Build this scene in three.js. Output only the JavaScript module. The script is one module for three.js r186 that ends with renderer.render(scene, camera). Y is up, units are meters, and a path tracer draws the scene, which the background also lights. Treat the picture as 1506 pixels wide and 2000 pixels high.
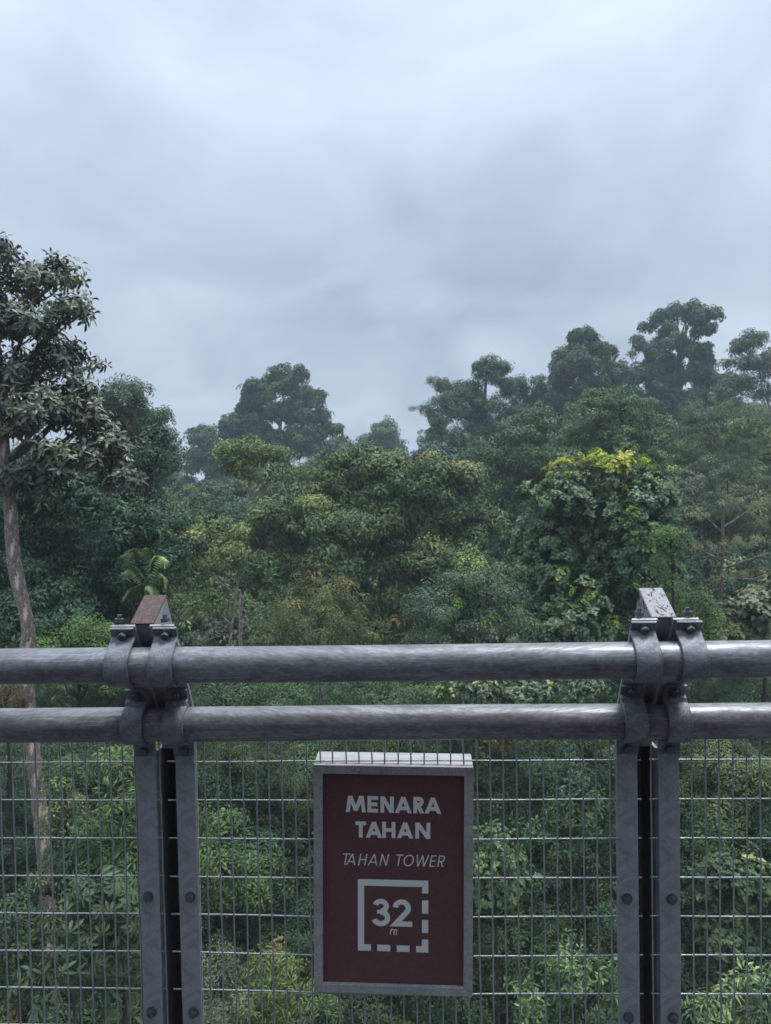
import * as THREE from 'three';
import { mergeGeometries } from 'three/addons/utils/BufferGeometryUtils.js';
import { RoundedBoxGeometry } from 'three/addons/geometries/RoundedBoxGeometry.js';

// ───────────────────────── camera, sky, sun, exposure ─────────────────────────
const scene = new THREE.Scene();
const EYE = new THREE.Vector3(0, 30, 0);              // eye 1.5 m above a deck high in the canopy
const F = 1428;                                        // focal length in pixels of the 1506 x 2000 photograph
const camera = new THREE.PerspectiveCamera(2 * Math.atan(1000 / F) * 180 / Math.PI, 1506 / 2000, 0.05, 2500);
camera.position.copy(EYE);
const RAD = Math.PI / 180;
camera.rotation.set(-1.7 * RAD, 2.5 * RAD, -1.17 * RAD, 'YXZ');
camera.focus = 2.1;
camera.userData.fStop = 9;
camera.updateMatrixWorld(true);
const renderer = new THREE.WebGLRenderer({ antialias: true });
renderer.setSize(771, 1024);
renderer.toneMapping = THREE.LinearToneMapping;
renderer.toneMappingExposure = 2.0;
renderer.shadowMap.enabled = true;

function rng(seed) { let a = seed >>> 0; return () => { a = (a + 0x6D2B79F5) | 0; let t = Math.imul(a ^ (a >>> 15), 1 | a); t = (t + Math.imul(t ^ (t >>> 7), 61 | t)) ^ t; return ((t ^ (t >>> 14)) >>> 0) / 4294967296; }; }
const hash3 = (x, y, z) => { let h = Math.imul(x, 374761393) ^ Math.imul(y, 668265263) ^ Math.imul(z, 2147483647 ^ 0x5bd1e995); h = Math.imul(h ^ (h >>> 13), 1274126177); return ((h ^ (h >>> 16)) >>> 0) / 4294967296; };
const sm = t => t * t * t * (t * (t * 6 - 15) + 10);
function noise(x, y, z) {
  const xi = Math.floor(x), yi = Math.floor(y), zi = Math.floor(z), u = sm(x - xi), v = sm(y - yi), w = sm(z - zi);
  const L = (a, b, t) => a + (b - a) * t, h = (i, j, k) => hash3(xi + i, yi + j, zi + k);
  return L(L(L(h(0, 0, 0), h(1, 0, 0), u), L(h(0, 1, 0), h(1, 1, 0), u), v), L(L(h(0, 0, 1), h(1, 0, 1), u), L(h(0, 1, 1), h(1, 1, 1), u), v), w);
}
function fbm(x, y, z, o = 5, g = 0.5) { let s = 0, a = 1, n = 0; for (let i = 0; i < o; i++) { s += a * noise(x, y, z); n += a; a *= g; x = x * 2.03 + 17.1; y = y * 2.03 + 5.3; z = z * 2.03 + 9.7; } return s / n; }
const clamp = (x, a = 0, b = 1) => Math.min(b, Math.max(a, x));
const smooth = (a, b, x) => { const t = clamp((x - a) / (b - a)); return t * t * (3 - 2 * t); };

{ // overcast sky: layered stratus, computed over the whole dome
  const W = 1280, H = 640, data = new Float32Array(W * H * 4);
  // heavier and thinner cloud where the photograph shows it: [px, py, width in degrees, amount]
  const blobs = [[1120, 400, 10, -0.15], [860, 430, 8, -0.10], [1230, 150, 9, 0.20], [860, 90, 8, 0.12], [300, 250, 10, 0.05], [945, 700, 2.6, 0.30], [830, 610, 4, 0.16], [560, 620, 7, -0.08]].map(([px, py, w, a]) => { const v = new THREE.Vector3((px - 753) / F, -(py - 1000) / F, -1).normalize().transformDirection(camera.matrixWorld); return { x: v.x, y: v.y, z: v.z, a, k: 1 / (1 - Math.cos(w * RAD)) }; });
  for (let j = 0; j < H; j++) {
    const el = ((j + 0.5) / H - 0.5) * Math.PI, cy = Math.sin(el), cr = Math.cos(el);
    for (let i = 0; i < W; i++) {
      const az = ((i + 0.5) / W - 0.5) * 2 * Math.PI, dx = Math.cos(az) * cr, dz = Math.sin(az) * cr, k = (j * W + i) * 4;
      const e = Math.max(cy, 0), q = 1 / (e + 0.34);
      const X = dx * q * 1.55, Z = dz * q * 1.55;
      const wx = fbm(X * 0.9 + 3.1, Z * 0.9, 1.7, 3), wz = fbm(X * 0.9 + 8.2, Z * 0.9 + 4.4, 5.1, 3);
      const big = fbm(X * 0.8 + wx * 1.5 + 11.3, Z * 0.8 + wz * 1.5 + 2.9, 0.4, 4, 0.48);
      const fine = fbm(X * 2.3 + wx * 2.2 + 4.7, Z * 2.3 + wz * 2.2, 3.3, 5, 0.52);
      let d = clamp((big - 0.5) * 1.3 + (fine - 0.5) * 0.75, -0.5, 0.5);
      for (const b of blobs) { const t = (dx * b.x + cy * b.y + dz * b.z); if (t > 0.8) { const q2 = (1 - t) * b.k * (0.55 + 0.9 * fine); d += b.a * Math.exp(-q2); } }
      const base = 0.270 + 0.08 * e + 0.17 * e * e + 0.30 * e * e * e;
      const L = base * (1 + 0.62 * d);
      const warm = clamp(d + 0.1, -0.4, 0.5);
      data[k] = L * (0.925 + 0.09 * warm); data[k + 1] = L * (1.09 + 0.04 * warm); data[k + 2] = L * (1.34 - 0.10 * warm); data[k + 3] = 1;
      if (cy < 0) { const t = smooth(0, -0.12, cy); for (let c = 0; c < 3; c++) data[k + c] *= 1 - 0.85 * t; }
    }
  }
  const sky = new THREE.DataTexture(data, W, H, THREE.RGBAFormat, THREE.FloatType);
  sky.mapping = THREE.EquirectangularReflectionMapping; sky.magFilter = THREE.LinearFilter; sky.minFilter = THREE.LinearFilter; sky.needsUpdate = true;
  scene.background = sky; scene.environment = sky;
}
const sun = new THREE.DirectionalLight(new THREE.Color(1, 0.97, 0.92), 1.5);
sun.position.set(18, 30 + 70, -22); sun.target.position.set(0, 30, -14);
sun.castShadow = true; sun.shadow.radius = 30; sun.shadow.mapSize.set(2048, 2048);
Object.assign(sun.shadow.camera, { left: -70, right: 70, top: 70, bottom: -70, near: 1, far: 220 });
scene.add(sun, sun.target);
scene.fog = new THREE.FogExp2(new THREE.Color(0.76, 0.90, 1.0), 0.0009);

// ───────────────────────── helpers ─────────────────────────
const V = (x, y, z) => new THREE.Vector3(x, y, z);
const at = (px, py, d) => V((px - 753) / F * d, -(py - 1000) / F * d, -d).applyMatrix4(camera.matrixWorld);   // a point d metres out from the eye
const usedNames = new Map();
function numbered(n) { const k = usedNames.get(n) || 0; usedNames.set(n, k + 1); return k ? `${n}_${String(k).padStart(3, '0')}` : n; }
function shadow(o) { o.castShadow = o.receiveShadow = true; return o; }
function thing(name, label, category, p = V(0, 0, 0), group) {
  const g = new THREE.Group(); g.name = numbered(name); g.position.copy(p); g.userData = { label, category }; if (group) g.userData.group = group; scene.add(g); return g;
}
function part(name, geo, mat, parent, p, stuff) {
  const m = shadow(new THREE.Mesh(geo, mat)); m.name = name; if (p) m.position.copy(p); if (stuff) m.userData.kind = 'stuff'; parent.add(m); return m;
}
function structure(name, geo, mat, label) { const m = shadow(new THREE.Mesh(geo, mat)); m.name = name; m.userData = { kind: 'structure', label }; scene.add(m); return m; }
const cfg = (t, rx, ry) => { t.wrapS = t.wrapT = THREE.RepeatWrapping; t.magFilter = THREE.LinearFilter; t.minFilter = THREE.LinearMipmapLinearFilter; t.generateMipmaps = true; t.repeat.set(rx, ry); t.needsUpdate = true; return t; };
function noiseTex(S, fn, srgb = false, rx = 1, ry = 1) {              // tileable grey or colour texture from fn(u, v) -> value or [r, g, b]
  const d = new Uint8Array(S * S * 4);
  for (let j = 0; j < S; j++) for (let i = 0; i < S; i++) { const v = fn(i / S, j / S), k = (j * S + i) * 4; for (let c = 0; c < 3; c++) d[k + c] = clamp(Array.isArray(v) ? v[c] : v) * 255; d[k + 3] = 255; }
  const t = new THREE.DataTexture(d, S, S); if (srgb) t.colorSpace = THREE.SRGBColorSpace; return cfg(t, rx, ry);
}
function tile(u, v, s, seed, o = 4, g = 0.5) {                          // noise that repeats over the unit square
  const a = u * 2 * Math.PI, b = v * 2 * Math.PI, R = s / 6.28;
  return fbm(Math.cos(a) * R + seed, Math.sin(a) * R + Math.cos(b) * R * 1.31 + seed * 0.7, Math.sin(b) * R + seed * 1.9, o, g);
}
function tube(points, r0, r1, seg = 12, rad = 8, bump = 0, seed = 1, pw = 1) {  // tapered limb through points
  const c = new THREE.CatmullRomCurve3(points), g = new THREE.TubeGeometry(c, seg, 1, rad, false), p = g.attributes.position, P = V(), q = V();
  const len = c.getLength();
  for (let i = 0; i <= seg; i++) {
    c.getPointAt(i / seg, P); const r = r0 + (r1 - r0) * Math.pow(i / seg, pw);
    for (let j = 0; j <= rad; j++) { const k = i * (rad + 1) + j; q.fromBufferAttribute(p, k).sub(P); const a = (j % rad) / rad; const s = r * (1 + bump * (noise(Math.cos(a * 6.28) * 1.4 + seed, Math.sin(a * 6.28) * 1.4, i * 0.6) - 0.5)); p.setXYZ(k, P.x + q.x * s, P.y + q.y * s, P.z + q.z * s); }
  }
  const uv = g.attributes.uv; for (let k = 0; k < uv.count; k++) uv.setXY(k, uv.getX(k) * len, uv.getY(k) * 6.28 * Math.max(r0, 0.05));
  g.computeVertexNormals(); return g;
}

// ───────────────────────── materials ─────────────────────────
const steelMap = noiseTex(512, (u, v) => { const a = tile(u, v, 5, 1.3), b = tile(u, v, 26, 7.7, 3), c = tile(u, v, 90, 3.1, 2); let t = 0.80 + (a - 0.5) * 0.42 + (b - 0.5) * 0.30 + (c - 0.5) * 0.22; if (c > 0.66 && b > 0.5) t *= 0.72; return [t * 0.985, t, t * 1.02]; }, true);
const steelLight = noiseTex(512, (u, v) => { const a = tile(u, v, 5, 1.9), b = tile(u, v, 30, 6.7, 3), c = tile(u, v, 100, 3.7, 2); let t = 0.91 + (a - 0.5) * 0.22 + (b - 0.5) * 0.16 + (c - 0.5) * 0.26; if (c > 0.70 && b > 0.55) t *= 0.8; return [t * 0.99, t, t * 1.01]; }, true);
const tile2 = (u, v, su, sv, seed, o) => { const a = u * 6.28319, b = v * 6.28319; return fbm(Math.cos(a) * su / 6.28 + seed, Math.sin(a) * su / 6.28 + Math.cos(b) * sv / 6.28, Math.sin(b) * sv / 6.28 + seed * 1.7, o); };
const railMap = noiseTex(1024, (u, v) => { const a = tile2(u, v, 9, 7, 1.3, 4), b = tile2(u, v, 120, 60, 7.7, 2), c = tile2(u, v, 16, 150, 5.1, 3), e = tile2(u, v, 60, 18, 2.6, 3); let t = 0.78 + (a - 0.5) * 0.34 + (b - 0.5) * 0.26 + (e - 0.5) * 0.22; if (c > 0.63 && a > 0.47) t += 0.16 * smooth(0.63, 0.68, c); if (e > 0.66) t -= 0.10 * smooth(0.66, 0.72, e); return [t * 0.99, t, t * 1.015]; }, true);
const steelRough = noiseTex(512, (u, v) => 0.62 + (tile(u, v, 7, 4.4) - 0.5) * 0.6 + (tile(u, v, 60, 9.2, 2) - 0.5) * 0.35);
const steelBump = noiseTex(512, (u, v) => 0.5 + (tile(u, v, 40, 2.2, 3) - 0.5) * 0.7 + (tile(u, v, 120, 5.9, 2) - 0.5) * 0.5);
const tex = (t, rx, ry) => { const c = t.clone(); c.repeat.set(rx, ry); c.needsUpdate = true; return c; };
function steel(color, { rx = 1, ry = 1, rough = 0.6, metal = 0.45, bump = 0.0006, map = steelMap } = {}) {
  return new THREE.MeshStandardMaterial({ color: new THREE.Color().setRGB(...color), roughness: rough, metalness: metal, map: tex(map, rx, ry), roughnessMap: tex(steelRough, rx, ry), bumpMap: tex(steelBump, rx, ry), bumpScale: bump });
}
const M = {};
M.rail = steel([0.39, 0.395, 0.412], { rx: 4, ry: 1, rough: 0.78, metal: 0.3, bump: 0.0003, map: railMap });
M.strap = steel([0.36, 0.37, 0.39], { rx: 3, ry: 3, rough: 0.75, metal: 0.4 });
M.flat = steel([0.42, 0.435, 0.455], { rx: 5, ry: 5, rough: 0.8, metal: 0.2, map: steelLight });
M.post = M.flat;
M.head = M.flat;
M.tube = M.flat;
M.bolt = steel([0.24, 0.24, 0.26], { rough: 0.7, metal: 0.5 });
M.wire = steel([0.66, 0.68, 0.67], { rx: 6, ry: 1, rough: 0.6, metal: 0.45, bump: 0.0002 });
M.frame = M.lid = steel([0.50, 0.48, 0.465], { rx: 2, ry: 2, rough: 0.7, metal: 0.1, bump: 0.0002, map: steelLight });
const rustMap = noiseTex(512, (u, v) => { const a = tile(u, v, 13, 12.3), b = tile(u, v, 60, 5.5, 3), r = smooth(0.30, 0.56, a * 0.5 + b * 0.5); return [0.42 + 0.12 * (1 - r) + (b - 0.5) * 0.4, 0.345 + 0.15 * (1 - r) + (b - 0.5) * 0.36, 0.33 + 0.17 * (1 - r) + (b - 0.5) * 0.36]; }, true);
const flakeMap = noiseTex(512, (u, v) => { const a = tile(u, v, 9, 22.3), b = tile(u, v, 40, 15.5, 3), r = smooth(0.615, 0.64, a * 0.7 + b * 0.3), g = 0.60 + (b - 0.5) * 0.2; return [g + (0.24 - g) * r, g + (0.15 - g) * r, g * 1.03 + (0.13 - g) * r]; }, true);
M.rustCap = new THREE.MeshStandardMaterial({ map: rustMap, color: new THREE.Color(0.78, 0.78, 0.78), roughness: 0.9, bumpMap: tex(steelBump, 1, 1), bumpScale: 0.0015 });
M.flakeCap = new THREE.MeshStandardMaterial({ map: flakeMap, roughness: 0.7, metalness: 0.2, bumpMap: flakeMap, bumpScale: 0.001 });
M.flakeSide = new THREE.MeshStandardMaterial({ map: tex(flakeMap, 6, 6), color: new THREE.Color(0.8, 0.8, 0.83), roughness: 0.7, metalness: 0.25 });
const barkMap = noiseTex(512, (u, v) => { const a = tile(u, v, 7, 31.3), b = tile(u, v, 40, 8.8, 4), t = 0.62 + (a - 0.5) * 0.6 + (b - 0.5) * 0.5, l = smooth(0.60, 0.68, a) * 0.2; return [t + l, t * 0.96 + l, t * 0.92 + l]; }, true);
const barkBump = noiseTex(512, (u, v) => tile(u, v, 34, 6.6, 5, 0.6));
const bark = (c, b = 0.02) => new THREE.MeshStandardMaterial({ color: new THREE.Color().setRGB(...c), map: tex(barkMap, 1.3, 1.8), bumpMap: tex(barkBump, 1.8, 2.6), bumpScale: b, roughness: 0.95 });
M.barkPink = bark([0.95, 0.79, 0.73], 0.03); M.barkGrey = bark([0.5, 0.45, 0.41]); M.barkPale = bark([0.95, 0.91, 0.82]); M.barkDark = bark([0.16, 0.13, 0.11]); M.barkOlive = bark([0.55, 0.50, 0.40]);
M.soil = new THREE.MeshStandardMaterial({ color: new THREE.Color().setRGB(0.055, 0.042, 0.028), map: tex(barkMap, 1, 1), roughness: 1, bumpMap: tex(barkBump, 1, 1), bumpScale: 0.05 });
const leafMat = (o = {}) => new THREE.MeshPhysicalMaterial({ vertexColors: true, roughness: 0.55, specularIntensity: 0.6, side: THREE.DoubleSide, ...o });
M.leaf = leafMat(); M.leafGloss = leafMat({ roughness: 0.42, specularIntensity: 1 }); M.leafMatt = leafMat({ roughness: 0.8, specularIntensity: 0.5 });
M.leafThin = leafMat({ roughness: 1, transmission: 0.35, thickness: 0, clearcoat: 0.35, clearcoatRoughness: 0.45 });

// ───────────────────────── terrain ─────────────────────────
function ground(x, z) {
  const d = Math.max(-z, 0), s = smooth(12, 190, d);
  let h = s * 22 + smooth(150, 420, d) * 6;
  h += smooth(10, 75, x) * smooth(20, 100, d) * 12 + smooth(-12, -60, x) * smooth(20, 90, d) * 7;
  h += (fbm(x * 0.045 + 5, z * 0.045 + 9, 2.2, 3) - 0.5) * 5 * smooth(6, 30, d + Math.abs(x) * 0.3);
  return h;
}
{
  const N = 150, g = new THREE.PlaneGeometry(640, 560, N, N); g.rotateX(-Math.PI / 2); g.translate(0, 0, -240);
  const p = g.attributes.position, uv = g.attributes.uv;
  for (let i = 0; i < p.count; i++) { p.setY(i, ground(p.getX(i), p.getZ(i))); uv.setXY(i, p.getX(i) / 3, p.getZ(i) / 3); }
  g.computeVertexNormals(); structure('ground', g, M.soil, 'dark forest floor under the trees');
}

// ───────────────────────── observation tower: deck, unseen roofing and back wall sized for shade ─────────────────────────
const DECK = EYE.y - 1.5;
{
  const dm = steel([0.16, 0.165, 0.17], { rx: 4, ry: 4, rough: 0.85, metal: 0.3 }), tm = new THREE.MeshStandardMaterial({ color: new THREE.Color().setRGB(0.10, 0.075, 0.055), roughness: 0.85, map: tex(barkMap, 2, 2) });
  const deck = new THREE.BoxGeometry(7, 0.16, 5.6); structure('walkway_deck', deck, dm, 'steel walkway deck of the tower').position.set(0, DECK - 0.08, 1.15);
  const t = thing('observation_tower', 'steel tower that carries the viewing deck, its unseen roofing and wall sized for shade', 'tower', V(0, 0, 0));
  for (const [x, z] of [[-3.3, 3.7], [3.3, 3.7]]) part('column', new RoundedBoxGeometry(0.3, DECK + 3.1 - ground(x, z), 0.3, 2, 0.02), dm, t, V(x, (DECK + 3.1 + ground(x, z)) / 2, z));
  for (const [x, z] of [[-3.3, -1.2], [3.3, -1.2]]) part('column', new RoundedBoxGeometry(0.26, DECK - 0.17 - ground(x, z), 0.26, 2, 0.02), dm, t, V(x, (DECK - 0.17 + ground(x, z)) / 2, z));
  part('shade_roof', new THREE.BoxGeometry(7.6, 0.12, 4.0), tm, t, V(0, DECK + 2.75, 2.1));  // unseen; front edge set by the shade wanted on railing and sign
  part('shade_wall', new THREE.BoxGeometry(6.2, 2.65, 0.16), tm, t, V(0, DECK + 1.345, 3.4));  // unseen back wall, there to keep light off the front faces
}

// ───────────────────────── railing ─────────────────────────
const RR = 0.033, LEAN = 29.1 * RAD, A = V(0, Math.cos(LEAN), Math.sin(LEAN)), N_ = V(0, -Math.sin(LEAN), Math.cos(LEAN));
const UP_ = V(0, EYE.y - 0.3145, -1.325), LOW = V(0, EYE.y - 0.449, -1.40);
const ZF = -1.433;                                                  // front face of the clamping flats
function railPipe(y, z, label) {
  const g = new THREE.CylinderGeometry(RR, RR, 3.6, 48, 40); g.rotateZ(Math.PI / 2);
  const p = g.attributes.position; for (let i = 0; i < p.count; i++) { const x = p.getX(i); p.setY(i, p.getY(i) + (noise(x * 1.7 + y * 9, 3.3, 1) - 0.5) * 0.004); }
  const m = shadow(new THREE.Mesh(g, M.rail)); m.name = numbered('handrail_pipe'); m.position.set(0, y, z); m.userData = { label, category: 'handrail', group: 'railing pipes' }; scene.add(m);
  const uv = g.attributes.uv; for (let i = 0; i < uv.count; i++) uv.setXY(i, uv.getY(i) * 0.9, uv.getX(i) * 1);
}
railPipe(UP_.y, UP_.z, 'upper and nearer of the two round grey steel handrail pipes');
railPipe(LOW.y, LOW.z, 'lower round grey steel handrail pipe just above the wire mesh');

function ribbon(profile, width, th) {                               // strip of sheet: profile in (y, z), swept along x
  const c = new THREE.CatmullRomCurve3(profile.map(([y, z]) => V(0, y, z)), false, 'centripetal'), n = 46, pos = [], uvs = [], idx = [], pts = c.getSpacedPoints(n);
  const b = 0.0012, sec = [[-width / 2, b], [-width / 2 + b, 0], [width / 2 - b, 0], [width / 2, b], [width / 2, th - b], [width / 2 - b, th], [-width / 2 + b, th], [-width / 2, th - b]];
  for (let i = 0; i <= n; i++) {
    const t = pts[Math.min(n, i + 1)].clone().sub(pts[Math.max(0, i - 1)]).normalize(), nn = V(0, t.z, -t.y);
    sec.forEach(([x, o], j) => { const q = pts[i].clone().addScaledVector(nn, o); pos.push(x, q.y, q.z); uvs.push(x * 8, i / n * 2 + j * 0.02); });
  }
  const K = sec.length; for (let i = 0; i < n; i++) for (let j = 0; j < K; j++) { const a = i * K + j, d = i * K + (j + 1) % K; idx.push(a, a + K, d, d, a + K, d + K); }
  for (let j = 1; j < K - 1; j++) { idx.push(0, j, j + 1, n * K, n * K + j + 1, n * K + j); }
  let g = new THREE.BufferGeometry(); g.setAttribute('position', new THREE.Float32BufferAttribute(pos, 3)); g.setAttribute('uv', new THREE.Float32BufferAttribute(uvs, 2)); g.setIndex(idx); g = g.toNonIndexed(); g.computeVertexNormals();
  return g;
}
// saddle strap profiles, relative to the pipe centre: (along lean, off plate) -> (y, z)
const lean = (u, v) => [A.y * u + N_.y * v, A.z * u + N_.z * v];
const RS = RR + 0.0012;
const arcPts = (f0, f1, rot) => { const o = []; for (let i = 0; i <= 10; i++) { const f = f0 + (f1 - f0) * i / 10; o.push(rot(RS * Math.sin(f), RS * Math.cos(f))); } return o; };
const plain = (u, v) => [u, v];
const upperProfile = [lean(0.063, -RR), lean(0.055, -RR), lean(0.044, -RR), lean(0.0395, -RR * 0.86), lean(0.0365, -RR * 0.45), ...arcPts(80 * RAD, -82 * RAD, lean), lean(-0.0365, -RR * 0.45), lean(-0.040, -RR * 0.86), lean(-0.047, -RR), lean(-0.066, -RR)];
const lowerProfile = [lean(0.064, -RR + 0.002), lean(0.056, -RR + 0.002), lean(0.046, -RR + 0.002), lean(0.0395, -RR * 0.8), lean(0.0365, -RR * 0.4), ...arcPts(100 * RAD, -80 * RAD, plain), plain(-0.0365, -RR * 0.45), plain(-0.0395, -RR * 0.86), plain(-0.046, -RR), plain(-0.058, -RR), plain(-0.074, -RR)];
const strapUp = ribbon(upperProfile, 0.0445, 0.0055), strapLow = ribbon(lowerProfile, 0.042, 0.0055);
function boltGeo() { const w = new THREE.CylinderGeometry(0.0105, 0.0105, 0.002, 24), h = new THREE.CylinderGeometry(0.0078, 0.0082, 0.0075, 6); w.translate(0, 0.001, 0); h.translate(0, 0.0055, 0); const g = mergeGeometries([w, h]); g.rotateX(Math.PI / 2); return g; }
const BOLT = boltGeo();
function studGeo() { const r = new THREE.CylinderGeometry(0.0042, 0.0042, 0.014, 12), n = new THREE.CylinderGeometry(0.0085, 0.0085, 0.007, 6); r.translate(0, 0.007, 0); n.translate(0, 0.0035, 0); return mergeGeometries([r, n]); }
const STUD = studGeo();
const lineAt = (off, y) => { const s = (y - (UP_.y + N_.y * off)) / A.y; return UP_.z + N_.z * off + A.z * s; };   // z on the leaning line at that offset
function metric(g) { const p = g.attributes.position, uv = g.attributes.uv; for (let i = 0; i < p.count; i++) uv.setXY(i, (p.getX(i) + p.getZ(i)) * 1.6 + 0.31, p.getY(i) * 1.6); return g; }
function post(x, label, cap, bolts, xo) {
  const g = thing('railing_post', label, 'post', V(x, DECK, 0), 'steel railing posts');
  const Y0 = DECK, rel = (y, z) => [z, y - Y0];
  const off = -RR - 0.012, depth = 0.082, zv = -1.475, cutU = 0.057, W2 = 0.042;
  const kinkY = o => { let lo = DECK, hi = UP_.y; const tz = zv - (off - o); for (let i = 0; i < 50; i++) { const m = (lo + hi) / 2; (lineAt(o, m) > tz) ? hi = m : lo = m; } return (lo + hi) / 2; };
  const top = o => { const q = UP_.clone().addScaledVector(A, cutU).addScaledVector(N_, o); return rel(q.y, q.z); };
  const fk = kinkY(off), bk = kinkY(off - depth);
  const ck = Math.min(fk, bk) - 0.03, pts = [rel(ck, zv), rel(fk, zv), top(off), top(off - depth), rel(bk, zv - depth), rel(ck, zv - depth)];
  { const hh = ck - DECK, bx = (w, d, x, z) => { const q = metric(new THREE.BoxGeometry(w, hh, d)); q.translate(x, hh / 2, z); return q; }; part('post_channel', mergeGeometries([bx(0.006, 0.094, -0.024, zv - 0.029), bx(0.006, 0.094, 0.024, zv - 0.029), bx(0.0415, 0.006, 0, zv - 0.073)]), M.flat, g); }
  const sh = new THREE.Shape(pts.map(([z, y]) => new THREE.Vector2(-z, y)));
  const tubeG = new THREE.ExtrudeGeometry(sh, { depth: W2 - 0.004, bevelEnabled: true, bevelSize: 0.002, bevelThickness: 0.002, bevelSegments: 2 }); tubeG.translate(0, 0, -W2 / 2 + 0.002); tubeG.rotateY(Math.PI / 2);
  part('post_tube', tubeG, M.tube, g);
  { const h0 = 0.0, h1 = cutU, q = UP_.clone().addScaledVector(A, (h0 + h1) / 2 + 0.001).addScaledVector(N_, off - depth / 2), hd = part('post_head', metric(new RoundedBoxGeometry(W2 + 0.001, h1 - h0, depth + 0.001, 2, 0.002)), cap === M.flakeCap ? M.flakeSide : M.head, g, V(0, q.y - DECK, q.z)); hd.rotation.x = LEAN; }
  // end cap, lying on the square-cut top of the tube
  const c = UP_.clone().addScaledVector(A, cutU + 0.0045).addScaledVector(N_, off - depth / 2);
  const cp = part('end_cap', new RoundedBoxGeometry(W2 + 0.003, 0.005, depth + 0.006, 3, 0.002), cap, g, V(0, c.y - DECK, c.z)); cp.rotation.x = LEAN;
  for (const s of [-1, 1]) {
    const xs = s * 0.0402;
    const wp = part('wing_plate', metric(new RoundedBoxGeometry(0.046, 0.252, 0.006, 2, 0.0012)), M.post, g); const q = UP_.clone().addScaledVector(A, -0.062).addScaledVector(N_, -RR - 0.004); wp.position.set(s * 0.0365 + xo / 2, q.y - DECK, q.z); wp.rotation.x = LEAN;
    part('pipe_strap', strapUp, M.strap, g, V(xs + xo, UP_.y - DECK, UP_.z));
    part('pipe_strap', strapLow, M.strap, g, V(xs, LOW.y - DECK, LOW.z));
    const b1 = part('bolt', BOLT, M.bolt, g); const q1 = UP_.clone().addScaledVector(A, 0.0505).addScaledVector(N_, -RR + 0.0057); b1.position.set(xs + 0.001 + xo, q1.y - DECK, q1.z); b1.rotation.x = LEAN;
    const b2 = part('bolt', BOLT, M.bolt, g); const q2 = LOW.clone().addScaledVector(A, 0.053).addScaledVector(N_, -RR + 0.007); b2.position.set(xs - 0.001, q2.y - DECK, q2.z); b2.rotation.x = LEAN;
    part('bolt', BOLT, M.bolt, g, V(xs, LOW.y - 0.064 - DECK, LOW.z - RR + 0.005));
    const st = part('stud', STUD, M.bolt, g); const q3 = UP_.clone().addScaledVector(A, 0.0635).addScaledVector(N_, -RR - 0.014); st.position.set(s * 0.044, q3.y - DECK, q3.z); st.rotation.z = s * 0.1;
    const ft = LOW.y - 0.046, fh = ft - DECK - 0.02;
    part('clamp_flat', metric(new RoundedBoxGeometry(0.0395, fh, 0.006, 2, 0.0012)), M.flat, g, V(xs, ft - DECK - fh / 2, ZF - 0.003));
    part('backing_flat', metric(new RoundedBoxGeometry(0.030, fh, 0.005, 1, 0.001)), M.post, g, V(xs + s * 0.003, ft - DECK - fh / 2, ZF - 0.0185));
    for (const h of bolts) {
      part('bolt', BOLT, M.bolt, g, V(xs + s * 0.003, EYE.y - h - DECK, ZF));
    }
  }
}
post(-0.516, 'left railing post with a rusty brown end cap, pipes strapped to it', M.rustCap, [0.812, 1.05, 1.35], 0.006);
post(0.4405, 'right railing post with a pale flaking end cap, pipes strapped to it', M.flakeCap, [0.812, 1.05, 1.35], 0.001);

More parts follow.
